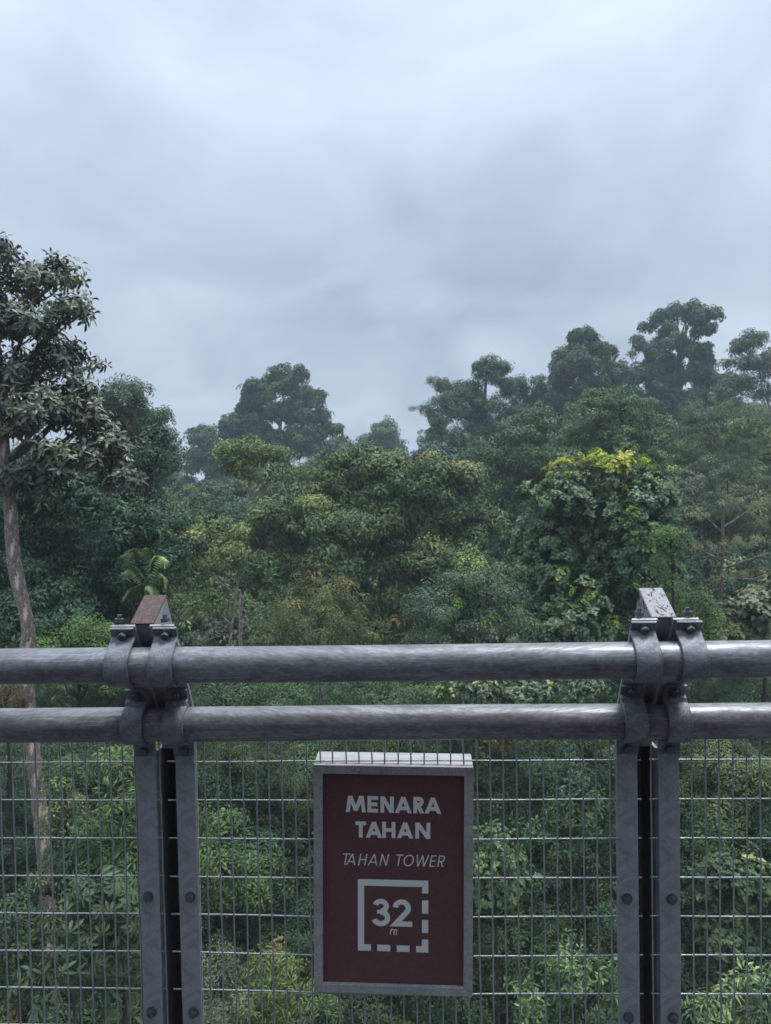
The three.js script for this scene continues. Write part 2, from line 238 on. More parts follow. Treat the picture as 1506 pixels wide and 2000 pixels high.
// mesh panels: every wire is a part
const WR = 0.00165, SIGN = { x: -0.0625, y: EYE.y - 0.7765, w: 0.316, h: 0.461, rot: -1.2 * RAD };
function wire(a, b, r, seed) {
  const n = Math.max(2, Math.round(a.distanceTo(b) / 0.12)), p = [], R = rng(seed);
  const hz = Math.abs(b.x - a.x) > Math.abs(b.y - a.y);
  for (let i = 0; i <= n; i++) { const q = a.clone().lerp(b, i / n); const j = (R() - 0.5) * 0.0016; if (hz) q.y += j; else q.x += j; q.z += (R() - 0.5) * 0.0008; p.push(q); }
  const c = new THREE.CatmullRomCurve3(p); return new THREE.TubeGeometry(c, n * 3, r, 6, false);
}
function panel(label, x0, x1, firstX, pitch, sag, sign) {
  const base = V((x0 + x1) / 2, DECK, -1.44), g = thing('mesh_panel', label, 'wire mesh', base, 'welded wire mesh panels');
  const yT = EYE.y - 0.455, yB = DECK + 0.02; let seed = Math.round(x0 * 1000) + 7777;
  const add = (a, b, r = WR) => part('wire', wire(a.sub(base), b.sub(base), r, seed++), M.wire, g);
  const sx0 = SIGN.x - SIGN.w / 2, sx1 = SIGN.x + SIGN.w / 2, sT = SIGN.y + SIGN.h / 2, sB = SIGN.y - SIGN.h / 2;
  const zv = -1.4395, zh = -1.443;
  for (let x = firstX; x <= x1 + 1e-6; x += pitch) {
    if (x < x0 - 1e-6) continue;
    if (sign && x > sx0 + 0.003 && x < sx1 - 0.001) { const o = (x - SIGN.x) * Math.sin(SIGN.rot); add(V(x, yT, zv), V(x, sT + o - 0.001, zv)); add(V(x + 0.002, sB + o + 0.001, zv), V(x + 0.002, yB, zv)); }
    else add(V(x, yT, zv), V(x, yB, zv));
  }
  for (let k = 0; EYE.y - 0.540 - k * 0.0782 > yB; k++) {
    const y = EYE.y - 0.540 - k * 0.0782, dip = sag * Math.min(k, 7);
    if (sign && y < sT - 0.004 && y > sB + 0.004) { const o = (SIGN.y - y) * 0.016; add(V(x0, y, zh), V(sx0 + 0.003 + o, y - dip, zh)); add(V(sx1 - 0.003 + o, y - dip, zh), V(x1, y, zh)); }
    else if (sag) { add(V(x0, y, zh), V(SIGN.x, y - dip, zh)); add(V(SIGN.x, y - dip, zh), V(x1, y, zh)); }
    else add(V(x0, y, zh), V(x1, y, zh));
  }
}
panel('wire mesh panel on the left, in front of the leaning trunk', -1.66, -0.528, -0.8363 - 32 * 0.0256, 0.0256, 0, false);
panel('wire mesh panel between the two posts, with the maroon sign set in it', -0.516, 0.4297, 0.1079 - 24 * 0.026, 0.026, 0.0012, true);
panel('wire mesh panel to the right of the right post', 0.4455, 1.6, 0.527 - 3 * 0.0262, 0.0262, 0, false);

// ───────────────────────── sign ─────────────────────────
{
  const cw = 1132, ch = 1716, cv = document.createElement('canvas'); cv.width = cw; cv.height = ch; const c = cv.getContext('2d');
  const R = rng(77);
  c.fillStyle = 'rgb(98,62,64)'; c.fillRect(0, 0, cw, ch);
  for (let i = 0; i < 5200; i++) { const v = R() < 0.5 ? '255,225,215' : '10,0,0'; c.fillStyle = `rgba(${v},${0.01 + R() * 0.02})`; const r = 1 + R() * R() * 26; c.beginPath(); c.arc(R() * cw, R() * ch, r, 0, 7); c.fill(); }
  const X = x => x * 1.16, Y = y => y * 1.205;                         // millimetre-like drawing units: panel is 976 x 1424
  const ink = 'rgb(232,230,229)'; c.strokeStyle = c.fillStyle = ink; c.lineJoin = 'miter'; c.miterLimit = 20; c.lineCap = 'butt';
  const seg = (pts, w) => { c.lineWidth = w * 1.18; c.beginPath(); pts.forEach(([x, y], i) => i ? c.lineTo(X(x), Y(y)) : c.moveTo(X(x), Y(y))); c.stroke(); };
  function glyph(ch_, x0, x1, y0, y1, w, slant = 0) {                // strokes of a geometric capital inside its box
    const wd = x1 - x0, ht = y1 - y0, sl = y => slant * (y1 - y), P = (u, v) => [x0 + u * wd + sl(y0 + v * ht), y0 + v * ht], h = w / 2 / wd, k = w / 2 / ht;
    c.save(); c.beginPath(); c.rect(X(x0 - 60), Y(y0), X(wd + 160), Y(ht)); c.clip();
    const S = (...p) => seg(p.map(([u, v]) => P(u, v)), w);
    const J = { A: () => { S([h * 0.7, 1.08], [0.5, 0 + k * 0.3]); S([1 - h * 0.7, 1.08], [0.5, 0 + k * 0.3]); S([0.24, 0.71], [0.76, 0.71]); }, T: () => { S([0, k], [1, k]); S([0.5, 0], [0.5, 1]); }, H: () => { S([h, 0], [h, 1]); S([1 - h, 0], [1 - h, 1]); S([h, 0.5], [1 - h, 0.5]); },
      N: () => { S([h, 0], [h, 1]); S([1 - h, 0], [1 - h, 1]); S([h * 0.9, -0.02], [1 - h * 0.9, 1.02]); }, E: () => { S([h, 0], [h, 1]); S([0, k], [1, k]); S([0, 0.5], [0.94, 0.5]); S([0, 1 - k], [1, 1 - k]); },
      M: () => { S([h * 0.6, 1.06], [0.2, -0.06]); S([0.2, -0.02], [0.5, 0.9]); S([0.8, -0.02], [0.5, 0.9]); S([1 - h * 0.6, 1.06], [0.8, -0.06]); }, W: () => { S([h * 0.8, -0.06], [0.27, 1]); S([0.27, 1], [0.5, 0.03]); S([0.5, 0.03], [0.73, 1]); S([0.73, 1], [1 - h * 0.8, -0.06]); },
      R: () => { S([h, 0], [h, 1]); const a = []; a.push([0, k]); for (let i = 0; i <= 14; i++) { const t = -Math.PI / 2 + Math.PI * i / 14; a.push([0.56 + (0.40 - h) * Math.cos(t), 0.29 + (0.29 - k) * Math.sin(t)]); } a.push([0, 0.58 - k]); S(...a); S([0.45, 0.52], [0.98 - h * 0.6, 1.06]); },
      O: () => { const a = []; for (let i = 0; i <= 40; i++) { const t = 6.2832 * i / 40; a.push([0.5 + (0.5 - h) * Math.cos(t), 0.5 + (0.5 - k) * Math.sin(t)]); } S(...a); } };
    J[ch_](); c.restore();
  }
  const sh = (y) => 140 + (y - 298) * 0.0226;                            // panel's left edge in the photograph
  const row = (list, y0, y1, w, slant) => list.forEach(([l, a, b]) => glyph(l, a - sh((y0 + y1) / 2), b - sh((y0 + y1) / 2), y0 - 301, y1 - 301, w, slant));
  row([['M', 315, 443], ['E', 458, 530], ['N', 546, 637], ['A', 645, 758], ['R', 769, 842], ['A', 846, 957]], 462, 572, 26);
  row([['T', 380, 453], ['A', 452, 560], ['H', 562, 652], ['A', 664, 772], ['N', 786, 888]], 632, 740, 26);
  row([['T', 285, 336], ['A', 318, 384], ['H', 402, 452], ['A', 466, 534], ['N', 548, 598], ['T', 648, 698], ['O', 704, 774], ['W', 785, 872], ['E', 885, 922], ['R', 938, 982]], 848, 926, 8, 0.2);
  const bx = (x0, x1, y0, y1) => { const o = sh(1260); c.fillRect(X(x0 - o), Y(y0 - 301), X(x1 - x0), Y(y1 - y0)); };
  bx(409, 888, 1018, 1062); bx(409, 452, 1018, 1499); bx(409, 499, 1455, 1499); bx(541, 631, 1456, 1499); bx(675, 762, 1457, 1500); bx(806, 889, 1458, 1501); bx(846, 889, 1018, 1105); bx(846, 889, 1150, 1240); bx(846, 889, 1282, 1369); bx(846, 889, 1413, 1501);
  // numerals 3 and 2, drawn as strokes
  const arc = (cx, cy, rx, ry, a0, a1, n = 26) => { const o = []; for (let i = 0; i <= n; i++) { const t = (a0 + (a1 - a0) * i / n) * RAD; o.push([cx + rx * Math.cos(t), cy + ry * Math.sin(t)]); } return o; };
  const off = (p) => p.map(([x, y]) => [x - sh(1240), y - 301]);
  seg(off([...arc(566, 1196, 37, 32, 192, 448)]), 35); seg(off([...arc(566, 1275, 46, 39, -92, 165)]), 36);
  seg(off([[540, 1234], [572, 1234]]), 26);
  seg(off([...arc(708, 1207, 44, 42, 186, 392), [666, 1313], [780, 1313]]), 36);
  seg(off([[628, 1388], [637, 1347]]), 7); seg(off([...arc(648, 1363, 9, 12, 190, 350), [654, 1388]]), 7); seg(off([...arc(667, 1363, 8, 12, 190, 350), [670, 1388]]), 7);
  const map = new THREE.CanvasTexture(cv); map.colorSpace = THREE.SRGBColorSpace; map.anisotropy = 8;
  const face = new THREE.MeshPhysicalMaterial({ map, roughness: 0.38, clearcoat: 0.5, clearcoatRoughness: 0.12 });

  const D = 0.075, zf = -1.430, g = thing('tower_sign', 'maroon sign reading MENARA TAHAN, 32 m, in a grey metal box frame', 'sign', V(SIGN.x, SIGN.y, zf)); g.rotation.z = SIGN.rot;
  const w = SIGN.w, h = SIGN.h, fw = 0.0165;
  // four mitred frame members
  const member = (len, len2) => { const s = new THREE.Shape([new THREE.Vector2(-len / 2, 0), new THREE.Vector2(len / 2, 0), new THREE.Vector2(len2 / 2, -fw), new THREE.Vector2(-len2 / 2, -fw)]); const e = new THREE.ExtrudeGeometry(s, { depth: 0.010, bevelEnabled: true, bevelSize: 0.0008, bevelThickness: 0.0008, bevelSegments: 1 }); e.translate(0, 0, -0.0108); return e; };
  const mh = member(w - 0.0022, w - 2 * fw - 0.0006), mv = member(h - 0.0022, h - 2 * fw - 0.0006);
  [[0, h / 2, 0, mh], [Math.PI, -h / 2, 0, mh], [Math.PI / 2, 0, -w / 2, mv], [-Math.PI / 2, 0, w / 2, mv]].forEach(([r, y, x, geo]) => { const m = part('frame_member', geo, M.frame, g, V(x, y, 0)); m.rotation.z = r; });
  part('sign_face', new THREE.BoxGeometry(w - 2 * fw + 0.004, h - 2 * fw + 0.004, 0.003), [M.frame, M.frame, M.frame, M.frame, face, M.frame], g, V(0, 0, -0.0085));
  part('top_lid', new RoundedBoxGeometry(w + 0.001, 0.003, D - 0.012, 2, 0.001), M.lid, g, V(0, h / 2 - 0.001, -0.0115 - (D - 0.012) / 2));
  part('back_box', new THREE.BoxGeometry(w - 0.004, h - 0.008, D - 0.016), M.frame, g, V(0, -0.002, -0.0125 - (D - 0.016) / 2));
}

// ───────────────────────── foliage building blocks ─────────────────────────
function bluntLeaf(o, base, dir, up, len, wid, fold, tint, droop) {   // broad rounded blade of eight faces
  const side = V().crossVectors(dir, up).normalize(), nn = V().crossVectors(side, dir).normalize(), at_ = (t, w, f) => base.clone().addScaledVector(dir, len * t).addScaledVector(nn, -len * droop * t * t + f * wid * fold).addScaledVector(side, w * wid);
  const a = at_(0, 0, 0), m1 = at_(0.38, 0, 0), l1 = at_(0.38, -0.4, 1), r1 = at_(0.38, 0.4, 1), m2 = at_(0.74, 0, 0), l2 = at_(0.74, -0.5, 1), r2 = at_(0.74, 0.5, 1), t = at_(1, 0, 0.2);
  for (const f of [[a, m1, l1], [a, r1, m1], [l1, m1, m2], [l1, m2, l2], [m1, r1, r2], [m1, r2, m2], [l2, m2, t], [m2, r2, t]]) for (const p of f) { o.p.push(p.x, p.y, p.z); o.c.push(...tint); }
}
// one leaf: folded blade of four faces from base to tip
function leafInto(o, base, dir, up, len, wid, fold, tint, droop = 0.15, midAt = 0.45) {
  if (midAt > 0.5) return bluntLeaf(o, base, dir, up, len, wid, fold, tint, droop);
  const side = V().crossVectors(dir, up).normalize(), nn = V().crossVectors(side, dir).normalize();
  const mid = base.clone().addScaledVector(dir, len * midAt), tip = base.clone().addScaledVector(dir, len).addScaledVector(nn, -len * droop);
  const l = mid.clone().addScaledVector(side, -wid / 2).addScaledVector(nn, fold * wid), r = mid.clone().addScaledVector(side, wid / 2).addScaledVector(nn, fold * wid);
  for (const [a, b, c] of [[base, mid, l], [base, r, mid], [l, mid, tip], [mid, r, tip]]) for (const p of [a, b, c]) { o.p.push(p.x, p.y, p.z); o.c.push(...tint); }
}
const build = o => { const g = new THREE.BufferGeometry(); g.setAttribute('position', new THREE.Float32BufferAttribute(o.p, 3)); g.setAttribute('color', new THREE.Float32BufferAttribute(o.c, 3)); g.computeVertexNormals(); return g; };
const tintOf = R => { const t = 0.55 + R() * 0.9, y = (R() - 0.5) * 0.24; return [t * (1 + y), t, t * (1 - y * 0.8)]; };
const dirOf = (az, el) => V(Math.cos(az) * Math.cos(el), Math.sin(el), Math.sin(az) * Math.cos(el));
function sprayBroad(seed, n, rad, len, wid, dr = 0.2) {              // twig end with leaves spread over a shallow dome; local +y points out of the crown
  const R = rng(seed), o = { p: [], c: [] };
  for (let i = 0; i < n; i++) { const az = i * 2.39996 + R() * 0.7, q = Math.sqrt((i + 0.5) / n), el = 0.5 - q * 0.9 + (R() - 0.5) * 0.6, L = len * (0.7 + R() * 0.6); const b = V(Math.cos(az) * q * rad * 0.75, (1 - q * q) * rad * 0.45 - rad * 0.2 + (R() - 0.5) * rad * 0.3, Math.sin(az) * q * rad * 0.75); leafInto(o, b, dirOf(az + (R() - 0.5) * 0.9, el), V((R() - 0.5) * 0.7, 1, (R() - 0.5) * 0.7), L, wid * (0.8 + R() * 0.4), 0.12 + R() * 0.15, tintOf(R), dr); }
  return build(o);
}
function sprayWhorl(seed, n, len, wid) {                              // rosette of long leaves at a shoot tip
  const R = rng(seed), o = { p: [], c: [] };
  for (let i = 0; i < n; i++) { const az = i * 2.39996 + R() * 1.1, el = 0.8 - (i / n) * 1.35 + (R() - 0.5) * 0.7; leafInto(o, V((R() - 0.5) * 0.16, 0.1 - (i / n) * 0.26 + (R() - 0.5) * 0.1, (R() - 0.5) * 0.16), dirOf(az, el), V((R() - 0.5) * 0.4, 1, (R() - 0.5) * 0.4), len * (0.55 + R() * 0.7), wid * (0.7 + R() * 0.5), 0.12, tintOf(R), 0.2 + R() * 0.3, 0.6); }
  return build(o);
}
function sprayVine(seed, n, rad, len, wid) {                          // creeper leaves shingled and hanging
  const R = rng(seed), o = { p: [], c: [] };
  for (let i = 0; i < n; i++) { const az = R() * 6.2832, q = Math.sqrt(R()) * rad, dir = V((R() - 0.5) * 0.9, 0.12 + R() * 0.35, 1 * (R() < 0.5 ? -1 : 1)).normalize(); leafInto(o, V(Math.cos(az) * q, (R() - 0.3) * 0.16, Math.sin(az) * q), dir, V((R() - 0.5) * 0.6, 1, (R() - 0.5) * 0.6), len * (0.6 + R() * 0.7), wid * (0.8 + R() * 0.4), 0.1, tintOf(R), 0.3, 0.32); }
  return build(o);
}
function sprayPinnate(seed, n, len, wid, fl) {                        // a few feather leaves, each with paired leaflets
  const R = rng(seed), o = { p: [], c: [] };
  for (let f = 0; f < n; f++) {
    const az = f / n * 6.2832 + R() * 0.6, el = 0.45 + (R() - 0.5) * 0.5, ax = dirOf(az, el), sd = V(-Math.sin(az), 0, Math.cos(az)), t = tintOf(R);
    for (let i = 1; i <= fl; i++) for (const s of [-1, 1]) { const q = i / fl, b = ax.clone().multiplyScalar(len * q).add(V(0, -len * 0.55 * q * q, 0)); leafInto(o, b, ax.clone().multiplyScalar(0.55).addScaledVector(sd, s).add(V(0, -0.35, 0)).normalize(), V(0, 1, 0), len * 0.34 * (1 - 0.4 * Math.abs(q - 0.5)), wid, 0.1, t.map(x => x * (0.9 + R() * 0.2)), 0.2); }
  }
  return build(o);
}
function sprayPalmate(seed, n, len, wid) {                            // umbrella leaf of drooping leaflets
  const R = rng(seed), o = { p: [], c: [] };
  for (let k = 0; k < n; k++) { const c = V((R() - 0.5) * 0.9, (R() - 0.5) * 0.5, (R() - 0.5) * 0.9), t = tintOf(R), m = 7 + Math.floor(R() * 3); for (let i = 0; i < m; i++) leafInto(o, c, dirOf(i / m * 6.2832 + R() * 0.2, -0.12 - R() * 0.35), V(0, 1, 0), len * (0.8 + R() * 0.4), wid, 0.14, t.map(x => x * (0.9 + R() * 0.2)), 0.42, 0.55); }
  return build(o);
}
const S = {
  broad: sprayBroad(11, 26, 0.36, 0.17, 0.062), small: sprayBroad(12, 34, 0.32, 0.095, 0.038, 0.15), droop: sprayBroad(13, 13, 0.38, 0.34, 0.125, 0.45), midleaf: sprayBroad(23, 15, 0.38, 0.28, 0.11, 0.25), fine: sprayBroad(14, 46, 0.34, 0.075, 0.022, 0.1),
  far: sprayBroad(15, 13, 0.44, 0.42, 0.20, 0.25), whorl: sprayWhorl(16, 15, 0.30, 0.095), vine: sprayVine(17, 17, 0.34, 0.20, 0.17), vineBig: sprayVine(18, 14, 0.34, 0.24, 0.20), pinnate: sprayPinnate(19, 5, 0.42, 0.045, 7), palmate: sprayPalmate(20, 3, 0.40, 0.10), lance: sprayBroad(21, 20, 0.34, 0.26, 0.05, 0.35),
};
const MAXI = { n: 0 }, LEAFY = 1.38;
class Foliage {                                                       // collects leaf sprays; becomes one instanced part
  constructor(seed) { this.m = []; this.c = []; this.R = rng(seed); }
  put(p, n, s, col) { const R = this.R, q = new THREE.Quaternion().setFromUnitVectors(V(0, 1, 0), n), y = new THREE.Quaternion().setFromAxisAngle(V(0, 1, 0), R() * 6.2832); this.m.push(new THREE.Matrix4().compose(p, q.multiply(y), V(s, s * (0.8 + R() * 0.4), s))); this.c.push(col); }
  // clumped crown lobe: c centre, r half axes
  lobe(c, r, o) {
    const R = this.R, { clump = 0.8, cover = 1.1, spray = 0.7, pal, tips, tipP = 0, low = -0.45, dense = 1, inner = 0.12, flat = 0.7, hang = 0 } = o;
    const area = 4 * Math.PI * Math.pow((Math.pow(r.x * r.y, 1.6) + Math.pow(r.x * r.z, 1.6) + Math.pow(r.y * r.z, 1.6)) / 3, 1 / 1.6);
    const nC = Math.max(4, Math.round(area * cover * 1.4 / (Math.PI * clump * clump)));
    const sa = Math.PI * 0.30 * 0.30 * spray * spray;
    for (let i = 0; i < nC; i++) {
      const yy = 1 - (1 - low) * (i + R()) / nC, az = i * 2.39996 + R() * 0.9, rr = Math.sqrt(Math.max(0, 1 - yy * yy)), k = 0.58 + 0.50 * R();
      if (Math.sin(az) < -0.45 && R() < 0.45) continue;              // the far side is thinner
      const dn = V(Math.cos(az) * rr, yy, Math.sin(az) * rr), cc = V(c.x + dn.x * r.x * k, c.y + dn.y * r.y * k, c.z + dn.z * r.z * k);
      const cr = clump * (0.5 + R() * R() * 1.1), ax = 0.7 + R() * 0.7, az2 = 0.7 + R() * 0.7, tone = 0.74 + R() * 0.52, pc = pal[Math.floor(R() * pal.length)], tip = tips && dn.y > -0.05 && R() < tipP ? tips[Math.floor(R() * tips.length)] : null;
      const nS = Math.max(3, Math.round(2 * Math.PI * cr * cr * flat * dense * 1.1 / sa));
      const outw = V(dn.x / r.x, dn.y / r.y, dn.z / r.z).normalize();
      for (let j = 0; j < nS; j++) {
        const y2 = 1 - (o.round ? 1.7 : 1.3) * Math.pow(R(), 0.9), a2 = R() * 6.2832, r2 = Math.sqrt(Math.max(0, 1 - y2 * y2)), k2 = R() < 0.1 ? 1.1 + 0.35 * R() : 0.45 + 0.6 * R(), e = V(Math.cos(a2) * r2, y2, Math.sin(a2) * r2);
        const p = V(cc.x + e.x * cr * k2 * ax, cc.y + e.y * cr * flat * k2 - (hang ? hang * R() * R() * cr : 0), cc.z + e.z * cr * k2 * az2);
        const n = e.clone().multiplyScalar(0.9).addScaledVector(outw, 0.5).add(V((R() - 0.5) * 0.7, 0.55 + (R() - 0.5) * 0.5, (R() - 0.5) * 0.7)).normalize();
        const t = tone * (0.82 + R() * 0.36), col = tip && R() < 0.62 ? tip : pc;
        this.put(p, n, spray * (0.75 + R() * 0.5), [col[0] * t, col[1] * t, col[2] * t]);
      }
    }
    const nI = Math.round(area * inner / sa * 0.5);
    for (let i = 0; i < nI; i++) { const d = V(R() - 0.5, R() - 0.5, R() - 0.5).normalize().multiplyScalar(0.2 + 0.55 * R()), t = 0.7 + R() * 0.4, pc = pal[0]; this.put(V(c.x + d.x * r.x, c.y + d.y * r.y, c.z + d.z * r.z), V(R() - 0.5, 0.7, R() - 0.5).normalize(), spray * 1.2, [pc[0] * t, pc[1] * t, pc[2] * t]); }
  }
  mesh(name, geo, mat, parent, origin) {
    const n = this.m.length, im = new THREE.InstancedMesh(geo, mat, n), T = new THREE.Matrix4().makeTranslation(-origin.x, -origin.y, -origin.z), q = new THREE.Matrix4(), col = new THREE.Color();
    for (let i = 0; i < n; i++) { im.setMatrixAt(i, q.multiplyMatrices(T, this.m[i])); im.setColorAt(i, col.setRGB(this.c[i][0] * LEAFY, this.c[i][1] * LEAFY, this.c[i][2] * LEAFY * 0.9)); }
    im.name = name; im.userData.kind = 'stuff'; shadow(im); parent.add(im); MAXI.n += n; return im;
  }
}
// palettes (linear base colours)
const PAL = {
  under: [[0.032, 0.058, 0.026], [0.027, 0.051, 0.028], [0.042, 0.066, 0.029]],  // overhead canopy shade put into these understorey and shrub leaf colours
  deep: [[0.044, 0.080, 0.036], [0.036, 0.070, 0.036], [0.054, 0.090, 0.036]], cool: [[0.038, 0.074, 0.046], [0.032, 0.063, 0.042], [0.046, 0.085, 0.046]], mid: [[0.060, 0.104, 0.036], [0.050, 0.090, 0.036], [0.073, 0.112, 0.040]],
  fresh: [[0.070, 0.128, 0.034], [0.058, 0.108, 0.032], [0.088, 0.136, 0.038]], olive: [[0.084, 0.110, 0.048], [0.070, 0.096, 0.044], [0.098, 0.120, 0.050]], grey: [[0.084, 0.108, 0.066], [0.070, 0.092, 0.058], [0.098, 0.118, 0.070]], yellow: [[0.092, 0.132, 0.042], [0.076, 0.114, 0.040], [0.105, 0.138, 0.044]],
};
const TIP = { gold: [[0.20, 0.185, 0.07], [0.20, 0.15, 0.06], [0.16, 0.175, 0.06]], lime: [[0.30, 0.38, 0.05], [0.22, 0.32, 0.045], [0.36, 0.38, 0.055]], pale: [[0.16, 0.22, 0.08], [0.20, 0.24, 0.09]] };

// a tree: lobes given as [px, py, rx, ry, depth shift] at distance d; trunk down to the ground; limbs to the lobes
function tree(name, label, category, d, lobes, o) {
  const R = rng(o.seed || Math.round(lobes[0][0] * 7 + lobes[0][1] * 13 + d)), k = d / F;
  const C = lobes.map(([px, py, rx, ry, dd]) => { const dz = dd === undefined ? (R() - 0.5) * rx * k * 1.1 : dd; const c = at(px, py, d + dz); return { c, r: V(rx * k, ry * k, Math.min(rx, ry * 1.5) * k * (o.deep || 0.95)) }; });
  if (o.sub) { const src = C.splice(0); for (const q of src) for (let i = 0; i < o.sub; i++) { const v = V(R() - 0.5, R() - 0.5, R() - 0.5).normalize().multiplyScalar(o.airy ? 0.2 + 0.6 * R() : 0.25 + 0.3 * R()), w = o.airy ? 0.24 + R() * R() * 0.42 : 0.5 + R() * 0.3, mm = (q.r.x + q.r.y) / 2; C.push({ c: V(q.c.x + v.x * q.r.x * 1.5, q.c.y + v.y * q.r.y * 1.5, q.c.z + v.z * q.r.z * 1.5), r: V(mm * w * (0.8 + R() * 0.5), mm * w * (0.7 + R() * 0.45), mm * w) }); } }
  const stem = o.stem ? o.stem.map(([px, py]) => at(px, py, d)) : null;
  const topC = C.reduce((a, b) => b.c.y > a.c.y ? b : a, C[0]);
  const bx = stem ? stem[stem.length - 1] : at(o.base || lobes[0][0], 1000, d), foot = V(bx.x + (stem ? 0.2 : 0), 0, bx.z); foot.y = ground(foot.x, foot.z) - 0.15;
  const g = thing(name, label, category, foot, o.group), L = p => p.clone().sub(foot);
  const r0 = o.r0 || 0.3;
  let path;
  if (stem) path = [...stem.map(L)];
  else { const t = topC.c; path = [L(t), L(V(t.x * 0.6 + foot.x * 0.4, foot.y + (t.y - foot.y) * 0.72, t.z * 0.6 + foot.z * 0.4)), L(V(foot.x + (R() - 0.5) * 0.5, foot.y + (t.y - foot.y) * 0.4, foot.z))]; }
  path.push(V(0, 0, 0)); path.reverse();
  part('trunk', tube(path, r0 * 1.15, r0 * (o.taper || 0.35), o.seg || 26, 10, 0.35, lobes[0][0]), o.bark || M.barkGrey, g);
  const curve = new THREE.CatmullRomCurve3(path);
  const bm = o.branchBark || o.bark || M.barkGrey, nB = o.branches ?? Math.min(C.length, 7);
  for (let i = 0; i < nB && i < C.length; i++) {
    const e = L(C[i].c); let best = 0, bs = 1e9; for (let t = 0.35; t <= 1; t += 0.05) { const p = curve.getPoint(t), dy = e.y - p.y, h = Math.hypot(e.x - p.x, e.z - p.z), s = Math.abs(dy - h * 0.9); if (s < bs) { bs = s; best = t; } }
    const s = curve.getPoint(best), len = s.distanceTo(e); if (len < 0.4) continue; const m = s.clone().lerp(e, 0.5).add(V((R() - 0.5) * len * 0.2, -len * 0.06, (R() - 0.5) * len * 0.2));
    const geos = [tube([s, m, e], Math.min(r0 * 0.55, 0.03 + len * 0.03), 0.025, 9, 6, 0.3, i)];
    for (let j = 0; j < (o.twigs ?? 4); j++) { const a = m.clone().lerp(e, R() * 0.95), b = e.clone().add(V((R() - 0.5) * C[i].r.x * 1.5, (R() * 0.9 - 0.1) * C[i].r.y, (R() - 0.5) * C[i].r.z * 1.5)); geos.push(tube([a, a.clone().lerp(b, 0.5).add(V(0, -0.1, 0)), b], 0.03, 0.010, 6, 5, 0, j)); }
    part('branch', mergeGeometries(geos), bm, g);
  }
  for (const [x0, y0, x1, y1, r] of o.bare || []) { const a = L(at(x0, y0, d)), b = L(at(x1, y1, d + (R() - 0.5) * 1.5)), geos = [tube([a, a.clone().lerp(b, 0.5).add(V(0, (R() - 0.5) * 0.25, 0)), b], r, r * 0.4, 10, 7, 0.3, x1)]; for (let j = 0; j < 3; j++) { const s = a.clone().lerp(b, 0.4 + R() * 0.5), e = s.clone().add(V((b.x - a.x) * (0.15 + R() * 0.25), (R() - 0.15) * 0.9, (R() - 0.5))); geos.push(tube([s, s.clone().lerp(e, 0.5), e], r * 0.35, 0.008, 6, 5, 0, j)); } part('branch', mergeGeometries(geos), bm, g); }
  const groups = o.crowns || [{ ...o, idx: C.map((_, i) => i) }];
  groups.forEach((q, gi) => { const fol = new Foliage((o.seed || 1) * 31 + lobes[0][0] + gi * 7); for (const i of q.idx) fol.lobe(C[i].c, C[i].r, { ...o, ...q }); fol.mesh(gi ? (q.name || 'crown') : (q.name || 'crown'), q.geo || o.geo, q.mat || o.mat || M.leaf, g, foot); });
  return g;
}
// ───────────────────────── the trees one can tell apart, near to far ─────────────────────────
tree('whorled_leaf_tree', 'tall tree at the left edge with large dark whorled leaves and bare pinkish trunk', 'tree', 17,
  [[-12, 512, 44, 50], [62, 560, 50, 42], [112, 548, 26, 30], [138, 612, 34, 28], [52, 640, 56, 42], [-22, 640, 66, 56], [118, 700, 46, 30], [30, 742, 80, 52], [148, 760, 40, 34], [92, 812, 88, 54], [176, 820, 52, 44], [-30, 838, 80, 62], [196, 890, 66, 50], [118, 912, 76, 40], [232, 935, 44, 44], [50, 950, 70, 40]],
  { stem: [[-18, 560], [-8, 700], [6, 850], [12, 920], [22, 1000], [25, 1080], [40, 1160], [58, 1225], [50, 1290], [53, 1350], [63, 1450], [76, 1570], [90, 1700], [96, 1830]], r0: 0.21, taper: 0.6, seg: 60, bark: M.barkPink, branchBark: M.barkGrey, geo: S.whorl, mat: M.leafGloss, pal: [[0.062, 0.078, 0.058], [0.050, 0.066, 0.052], [0.072, 0.086, 0.058]], tips: TIP.pale, tipP: 0.05, clump: 0.40, cover: 1.25, spray: 0.68, dense: 1.1, inner: 0.08, branches: 12, twigs: 5, seed: 5 });
tree('creeper_covered_tree', 'dense dark tree hung with small leaved creepers, right of the pinkish trunk', 'tree', 26,
  [[100, 985, 100, 70], [205, 990, 80, 70], [262, 985, 44, 90], [60, 1090, 110, 80], [175, 1090, 100, 70], [255, 1080, 44, 60], [110, 1180, 120, 70], [215, 1180, 80, 60], [20, 1220, 80, 70], [150, 1260, 130, 60], [10, 1000, 70, 80], [292, 905, 34, 60], [300, 1010, 34, 80], [180, 940, 80, 50], [60, 960, 80, 50]],
  { base: 130, r0: 0.3, geo: S.midleaf, pal: PAL.cool, tips: TIP.pale, tipP: 0.05, sub: 2, clump: 0.7, cover: 1.1, spray: 0.62, dense: 1.3, hang: 1.2, low: -0.7, branches: 0, bark: M.barkDark, seed: 6 });
tree('broadleaf_tree', 'hazy green tree rising behind the whorled crown at left', 'tree', 52,
  [[212, 806, 40, 38], [258, 800, 44, 36], [292, 846, 40, 40], [236, 858, 52, 44], [308, 878, 26, 34], [276, 920, 46, 44], [216, 930, 46, 44], [300, 960, 30, 50], [280, 1030, 40, 60], [320, 900, 24, 36], [250, 900, 50, 40]],
  { r0: 0.3, geo: S.midleaf, pal: PAL.deep, clump: 1.0, cover: 0.95, spray: 0.9, sub: 3, round: 1, seed: 7 });
